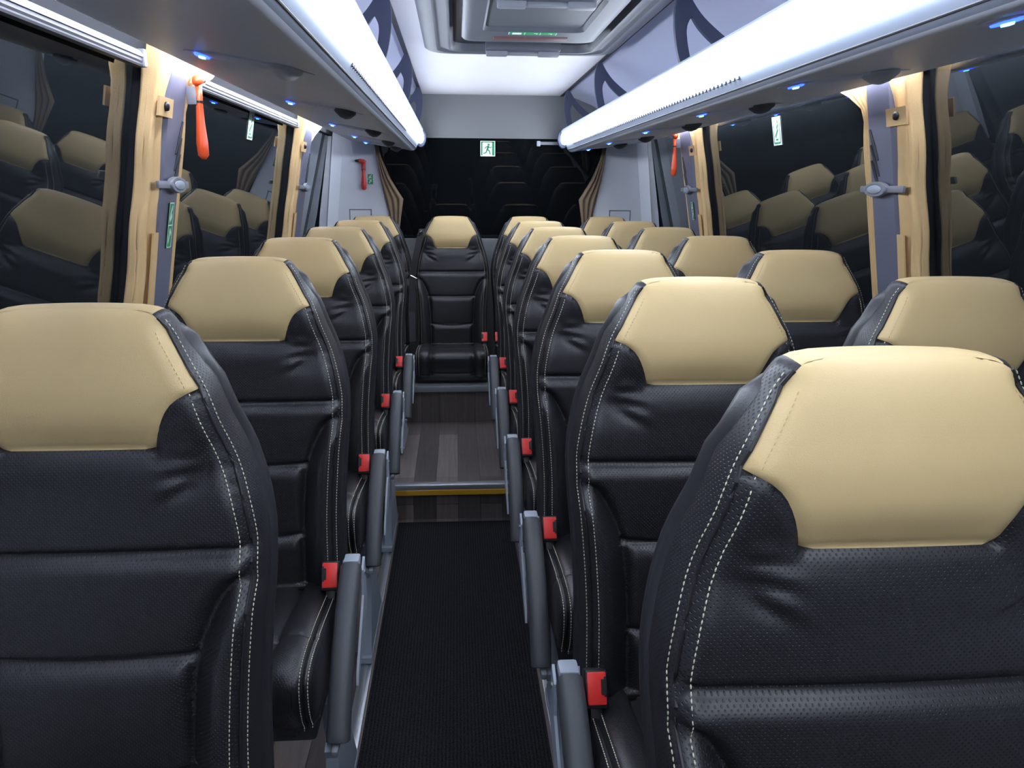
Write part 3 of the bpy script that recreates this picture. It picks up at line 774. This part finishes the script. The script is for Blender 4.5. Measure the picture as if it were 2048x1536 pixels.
def copy_reg_root(p):
    c = p.copy(); COL.objects.link(c)
    for ch in [x for x in bpy.data.objects if x.parent == p]: copy_reg(ch, c)
    return c
GL, GA, GW, GR = 'single seats left of the aisle', 'seats along the right side of the aisle', 'window seats on the right', 'rear bench seats'
pL = make_seat(1, GF)
T_ = 'black leather seat with tan headrest, '
for x, y, lb in ((-.468, .972, 'nearest single seat, cut by the left photo edge'), (-.460, 1.710, 'second single seat on the left'),
                 (-.467, 2.434, 'third single seat on the left'), (-.465, 3.172, 'fourth single seat, beside left step end')):
    put(pL, x, y, GF, T_+lb, GL)
pLm = make_seat(1, ZA)
put(pLm, -.461, 3.904, ZA, T_+'last single seat before the rear bench', GL)
pR = make_seat(-1, GF)
for x, y, lb in ((.402, .647, 'largest one, nearest at the right'), (.410, 1.281, 'second beside the aisle on the right'),
                 (.407, 1.929, 'third beside the aisle on the right'), (.406, 2.569, 'fourth beside the aisle on the right')):
    put(pR, x, y, GF, T_+lb, GR if 0 else GW.replace('window seats on', 'aisle seats on'))
put(pR, .408, 3.10+.113, GF, T_+'fifth beside the aisle on the right', GW.replace('window seats on', 'aisle seats on'))
pRm = make_seat(-1, ZA)
put(pRm, .404, 3.855, ZA, T_+'sixth beside the aisle on the right', GW.replace('window seats on', 'aisle seats on'))
pW = make_seat(0, GF)
for x, y, lb in ((.866, .650, 'window side of the nearest right pair'), (.862, 1.283, 'window side of second right pair'),
                 (.858, 1.927, 'window side of third right pair'), (.854, 2.573, 'window side of fourth right pair'), (.856, 3.213, 'window side of fifth right pair')):
    put(pW, x, y, GF, T_+lb, GW)
pWm = make_seat(0, ZA)
put(pWm, .856, 3.856, ZA, T_+'window side of sixth right pair', GW)
pC = make_seat(0, ZB); pD = make_seat(0, ZB, 1)
for p, x, lb in ((pC, -.4585, 'leftmost on the rear bench, partly hidden'), (pD, -.0256, 'on the rear bench, facing down the aisle'), (pC, .4108, 'third from left on the rear bench'), (pC, .8513, 'rightmost on the rear bench')):
    put(p, x, 4.557, ZB, T_+lb, GR).scale = (.97, 1, 1)
# shoulder belt of the middle rear seat
belt = empty('seat_belt', (-.20, 4.56, H(ZB))); tag(belt, 'black shoulder belt hanging at left side of the middle rear seat', 'seat belt')
Ob = belt.location
def strap(pts, wv, th=.0012):
    b = MB(); R = []
    for p in pts:
        p = Vector(p); a = Vector(wv)/2; R.append([p-a-Ob+Vector((0, 0, 0)), p+a-Ob, p+a-Ob+Vector((0, th, 0)), p-a-Ob+Vector((0, th, 0))])
    b.loft(R); return b
fixn(strap([(-.185, 4.60, H(.03)), (-.195, 4.525, H(.0)), (-.222, 4.50, H(-.12)), (-.242, 4.49, H(-.23)), (-.248, 4.47, H(-.42)), (-.245, 4.43, H(-.58))], (.034, .022, 0)).build('belt_webbing', M['webbing'], belt))
b = MB(); b.box(Vector((-.203, 4.505, H(.005)))-Ob, Vector((-.178, 4.530, H(.030)))-Ob, .004); b.build('belt_guide', M['blackp'], belt)
b = MB(); b.tube([Vector((-.197, 4.503, H(.016)))-Ob, Vector((-.184, 4.503, H(.024)))-Ob], .0028, 8); b.tube([Vector((-.252, 4.486, H(-.218)))-Ob, Vector((-.215, 4.482, H(-.236)))-Ob], .0035, 8); b.build('metal_tongue', M['chrome'], belt)
# ------------------------------------------------------------------ floor rails and carpet
for x0, lb in ((-.270, 'flat metal floor rail under the left seats beside the carpet'), (.246, 'flat metal floor rail under the right seats beside the carpet')):
    r = empty('seat_rail', (x0, 1.2, 0)); tag(r, lb, 'floor rail', 'seat rails on the floor')
    b = MB(); b.box((-.017, YF-1.2, 0), (.017, 3.145-1.2, .010), .003); b.box((-.006, YF-1.2, .010), (.006, 3.145-1.2, .013), .001); b.build('rail_profile', M['alu'], r, auto=.6)
b = MB()
b.box((-.248, YF, 0), (.220, 3.120, .007), .003)
tag(b.build('aisle_carpet', M['carpet']), 'black ribbed carpet runner along the lower aisle in front of the step', 'carpet')

# ------------------------------------------------------------------ curtains
def sheet(name, rows, parent, m, n=26, th=.004):
    """rows: list of (z, y0, y1, offset function of t) ; builds a double-sided cloth following the wall"""
    V = []; F = []
    for z, y0, y1, fn in rows:
        for k in range(n+1):
            t = k/n; V.append(fn(t, z, y0+(y1-y0)*t))
    for a in range(len(rows)-1):
        for k in range(n): F.append((a*(n+1)+k, a*(n+1)+k+1, (a+1)*(n+1)+k+1, (a+1)*(n+1)+k))
    o = mesh(name, V, F, m, parent); md = o.modifiers.new('thickness', 'SOLIDIFY'); md.thickness = th; md.offset = 0; return o
def wall_curtain(s, y0, y1, front, lb):
    """gathered side curtain on wall side s; front: the flat band before the pillar"""
    O = Vector((wallx(s, -.12, .02), (y0+y1)/2, H(-.13)))
    root = empty('curtain', O); tag(root, lb, 'curtain', 'tan curtains tied at the side pillars')
    d = 1 if front else -1
    zsl = [-.13+.035*k for k in range(20)]; zsl = [z for z in zsl if z < .57]+[.572]
    def off(t, z):
        o = .022+.006*math.sin(t*PI*5+z*4)+.0022*math.sin(t*PI*13+z*21)
        if not front: return .016+.006*math.sin(t*PI*9)
        if t < .35: return -.006+(o+.006)*math.sin(t/.35*PI/2)
        return o
    rows = []
    for z in zsl:
        a, c = y0, y1
        fl = sst(.455, .575, z)
        pinch = gs(z-.425, .03)+gs(z-.25, .02)*.4
        if front: a -= .004*fl; c += .060*fl; c -= .008*pinch
        else: c += .20*fl; c -= .010*pinch; a -= .045*fl
        bulge = (.020 if s < 0 else .010)*fl
        rows.append((z, a, c, (lambda bl, a_, c_: (lambda t, z, y: (wallx(s, z, off(t, z)+bl*(math.sin(t*PI) if front else 1))-O.x, (y if not front else a_+(c_-a_)*max(0, t-.35)/.65+.004*math.sin(z*31))-O.y, H(z)-O.z)))(bulge, a, c)))
    sheet('curtain_cloth', rows, root, M['curtain'])
    if front:
        # folded tab with a dark snap, and the stitched hem patch near the bottom
        yc = (y0+y1)/2-.004
        b = MB(); rr = []
        for z in (.405, .448): rr.append([(wallx(s, z, .036)-O.x, y-O.y, H(z)-O.z) for y in (y0-.004, y1+.006)]+[(wallx(s, z, .041)-O.x, y-O.y, H(z)-O.z) for y in (y1+.006, y0-.004)])
        b.loft(rr); tb = fixn(b.build('tie_tab', M['curtain'], root)); b = MB()
        c0 = Vector((wallx(s, .428, .041), yc, H(.428)))-O
        b.tube([c0, c0+Vector((-s*.006, 0, 0)), c0+Vector((-s*.009, 0, 0))], [.011, .010, .004], 14); fixn(b.build('snap_button', M['blackp'], tb, smooth=True))
        b = MB(); rr = []
        for z in (-.12, .135): rr.append([(wallx(s, z, .031)-O.x, y-O.y, H(z)-O.z) for y in (yc+.006, y1-.008)]+[(wallx(s, z, .036)-O.x, y-O.y, H(z)-O.z) for y in (y1-.008, yc+.006)])
        b.loft(rr); fixn(b.build('hem_patch', M['curtain'], root))
    return root
NM = {(-1, 1): 'near left', (1, 1): 'near right', (-1, 2): 'far left', (1, 2): 'far right'}
for s in (-1, 1):
    for k in (1, 2):
        y0, y1 = PIL[k]
        wall_curtain(s, y0+.020, y0+.104, True, 'tan curtain band with snap tab, on the viewer side of the %s pillar' % NM[(s, k)])
        wall_curtain(s, y1-.020, y1+.030, False, 'pleated tan curtain edge behind the %s pillar' % NM[(s, k)])
        # grey tieback clip on the pillar
        zt = .25; ym = (y0+y1)/2+.045
        O = Vector((wallx(s, zt, .046), ym, H(zt))); c = empty('curtain_clip', O)
        tag(c, 'grey oval curtain clip on the %s pillar' % NM[(s, k)], 'curtain clip', 'grey clips holding the curtains')
        b = MB(); ya = (y0+.030)-ym; yb = (y1+.012)-ym
        b.box((-.004, ya, -.009), (.004, yb, .009), .003); b.build('clip_strap', M['grey2'], c, auto=.6)
        b = MB(); R = []
        for rr, hh in ((1, -.004), (1, .006), (.94, .009), (.66, .009), (.60, .006)): R.append([(-s*hh, .060*rr*math.cos(a), .020*rr*math.sin(a)) for a in [2*PI*q/24 for q in range(24)]])
        b.loft(R); fixn(b.build('clip_ring', M['grey2'], c, auto=.8))
        b = MB(); R = []
        for rr, hh in ((1, .004), (.9, .010), (.4, .012)): R.append([(-s*hh, .040*rr*math.cos(a), .0125*rr*math.sin(a)) for a in [2*PI*q/20 for q in range(20)]])
        b.loft(R); fixn(b.build('clip_button', M['grey'], c, auto=.8))
# rear window curtains hanging at both sides
for s in (-1, 1):
    O = Vector((CX+s*.62, YR-.03, H(.05))); root = empty('curtain', O)
    tag(root, 'narrow brown curtain at the %s edge of the rear window' % ('left' if s < 0 else 'right'), 'curtain', 'brown curtains beside the rear window')
    rows = []
    for k in range(16):
        z = -.04+.575*k/15
        outer = interp([(-.04, .590), (.1, .600), (.3, .640), (.54, .675)], z); inner = interp([(-.04, .550), (.1, .530), (.19, .515), (.3, .585), (.42, .635), (.54, .660)], z)
        rows.append((z, outer, inner, (lambda t, z, x: (CX+s*x-O.x, YR-.028+.008*math.sin(t*PI*6+z*9)-O.y, H(z)-O.z))))
    sheet('curtain_cloth', rows, root, M['curtaind'], 20)

# ------------------------------------------------------------------ emergency hammers
def hammer(O, xdir, ydir, m, lb, size=1.0, holder=True):
    """handle hangs down from the head; xdir: direction of the head point; ydir: out of the wall"""
    r = empty('emergency_hammer', O); tag(r, lb, 'emergency hammer', 'orange-red emergency hammers')
    X_, Y_, Z_ = Vector(xdir), Vector(ydir), Vector((0, 0, 1))
    def P(a, o, z): return X_*a*size+Y_*o*size+Z_*z*size
    b = MB(); b.tube([P(0, .026, -.012), P(0, .026, -.05), P(0, .025, -.10), P(0, .025, -.15), P(0, .026, -.180), P(0, .026, -.190)], [.010, .0085, .0110, .0150, .0140, .006], 12)
    fixn(b.build('handle', m, r, smooth=True))
    b = MB(); b.tube([P(-.016, .026, -.006), P(-.006, .026, .002), P(.022, .026, .008), P(.030, .026, .008)], [.009, .0130, .0120, .010], 12)
    hd = fixn(b.build('hammer_head', m, r, smooth=True))
    b = MB(); b.tube([P(.030, .026, .008), P(.048, .026, .008), P(.058, .026, .008)], [.0085, .0075, .002], 10); fixn(b.build('striking_tip', M['blackp'], hd, smooth=True))
    b = MB(); b.tube([P(0, .026, -.047), P(0, .026, -.052)], .0098, 12); fixn(b.build('tamper_band', M['blackp'], r))
    if holder:
        b = MB(); c = P(0, .010, -.035); b.box(c-Vector((.012, .012, .022)), c+Vector((.012, .012, .022)), .003); b.build('holder', M['grey2'], r, auto=.6)
    return r
hammer((wallx(-1, .50, .030), 2.205, H(.505)), (0, 1, 0), (1, 0, 0), M['hammer'], 'bright orange hammer behind the near left pillar under the rack')
hammer((wallx(1, .50, .024), 4.045, H(.505)), (0, 1, 0), (-1, 0, 0), M['hammer'], 'orange hammer with long handle beside the far right pillar')
hammer((-.525, YR-.012, H(.395)), (-1, 0, 0), (0, -1, 0), M['hammerr'], 'red hammer on the grey panel left of the rear window', .82)

# ------------------------------------------------------------------ stickers and signs
def plate(name, O, U, Vv, wd, ht, items, lb, cat, group=None, base_m='green'):
    """flat sign in plane U,V at O; items: list of (polygon, material index) in unit coordinates, 0 = base"""
    U = Vector(U).normalized(); Vv = Vector(Vv).normalized(); Nn = U.cross(Vv).normalized()
    b = MB()
    def lay(poly, k, i):
        A = [U*(p[0]-.5)*wd+Vv*(p[1]-.5)*ht+Nn*(.0002) for p in poly]; B = [a+Nn*(.0006+.0004*k) for a in A]
        b.loft([A, B], i=i)
    lay([(0, 0), (1, 0), (1, 1), (0, 1)], 0, 0)
    for poly, k in items: lay(poly, 1 if k == 1 else 2, k)
    o = fixn(b.build(name, [M[base_m], M['white'], M['green']], None, loc=O)); tag(o, lb, cat, group); return o
def ln(x0, y0, x1, y1, w_):
    d = Vector((x1-x0, y1-y0)).normalized(); q = Vector((-d.y, d.x))*w_/2
    return [(x0+q.x, y0+q.y), (x0-q.x, y0-q.y), (x1-q.x, y1-q.y), (x1+q.x, y1+q.y)]
def circ(x, y, r, n=14): return [(x+r*math.cos(2*PI*k/n), y+r*math.sin(2*PI*k/n)) for k in range(n)]
# running person leaving through a door: white square, green door sides and figure
items = [([(.04, .04), (.96, .04), (.96, .96), (.04, .96)], 2), ]
items = [(ln(.09, .06, .09, .95, .09), 2), (ln(.05, .93, .95, .93, .06), 2), (ln(.87, .06, .87, .95, .15), 2),
         (circ(.56, .76, .075), 2), (ln(.55, .68, .46, .42, .12), 2), (ln(.52, .62, .68, .56, .055), 2), (ln(.67, .57, .76, .62, .05), 2), (ln(.52, .64, .36, .60, .055), 2), (ln(.37, .61, .30, .48, .05), 2),
         (ln(.47, .44, .62, .34, .075), 2), (ln(.61, .36, .66, .12, .065), 2), (ln(.46, .44, .38, .24, .07), 2), (ln(.39, .25, .20, .18, .06), 2)]
plate('exit_sign', (.191, YR+.0105, H(.477)), (1, 0, 0), (0, 0, 1), .086, .086, items, 'green and white running figure exit sign on the rear window', 'sign', base_m='white')
icon = [(ln(.0, .5, 1, .5, .025), 1), (ln(.03, .01, .03, .99, .04), 1), (ln(.97, .01, .97, .99, .04), 1), (ln(.05, .012, .95, .012, .02), 1), (ln(.05, .988, .95, .988, .02), 1),
        (ln(.25, .60, .55, .85, .10), 1), (ln(.45, .62, .72, .72, .08), 1), (circ(.68, .88, .06), 1), (ln(.30, .12, .50, .40, .10), 1), (ln(.50, .40, .75, .30, .08), 1)]
plate('hammer_sticker', (-.489, YR-.013, H(.300)), (1, 0, 0), (0, 0, 1), .034, .060, icon, 'small green pictogram sticker beside the red hammer', 'sticker')
def wallplate(s, y, z, off, wd, ht, items, lb, base_m='green', cat='sticker'):
    up_ = Vector((wallx(s, z+.1, off)-wallx(s, z-.1, off), 0, .2))
    U = (0, 1, 0) if s < 0 else (0, -1, 0)
    return plate('pictogram_sticker', (wallx(s, z, off), y, H(z)), U, up_, wd, ht, items, lb, cat, None, base_m)
wallplate(-1, 2.140, .150, .0385, .032, .115, icon, 'green pictogram sticker under the clip on the near left pillar')
wallplate(1, 3.925, .150, .0385, .034, .085, icon, 'green pictogram sticker under the clip on the far right pillar')
wi = [(ln(.15, .08, .85, .08, .06), 2), (ln(.12, .08, .12, .92, .05), 2), (ln(.88, .08, .88, .92, .05), 2), (ln(.30, .30, .65, .55, .10), 2), (ln(.50, .60, .70, .72, .09), 2), (circ(.62, .82, .06), 2), (ln(.35, .20, .6, .2, .06), 2)]
wallplate(-1, 3.08, .463, -.0205, .075, .100, wi, 'white and green sticker on the second left side window', 'white')
wallplate(1, 2.95, .455, -.0205, .075, .100, wi, 'white and green sticker on the second right side window', 'white')
# curtain latch at top right of the rear window
lt = empty('window_latch', (.545, YR-.004, H(.507))); tag(lt, 'small grey latch bar at the top right of the rear window', 'latch')
b = MB(); b.box((-.060, -.018, -.008), (.075, .0, .010), .003); b.build('latch_bar', M['grey2'], lt, auto=.6)
b = MB(); b.box((-.070, -.022, -.016), (-.050, .0, .014), .003); b.build('latch_hook', M['grey'], lt, auto=.6)
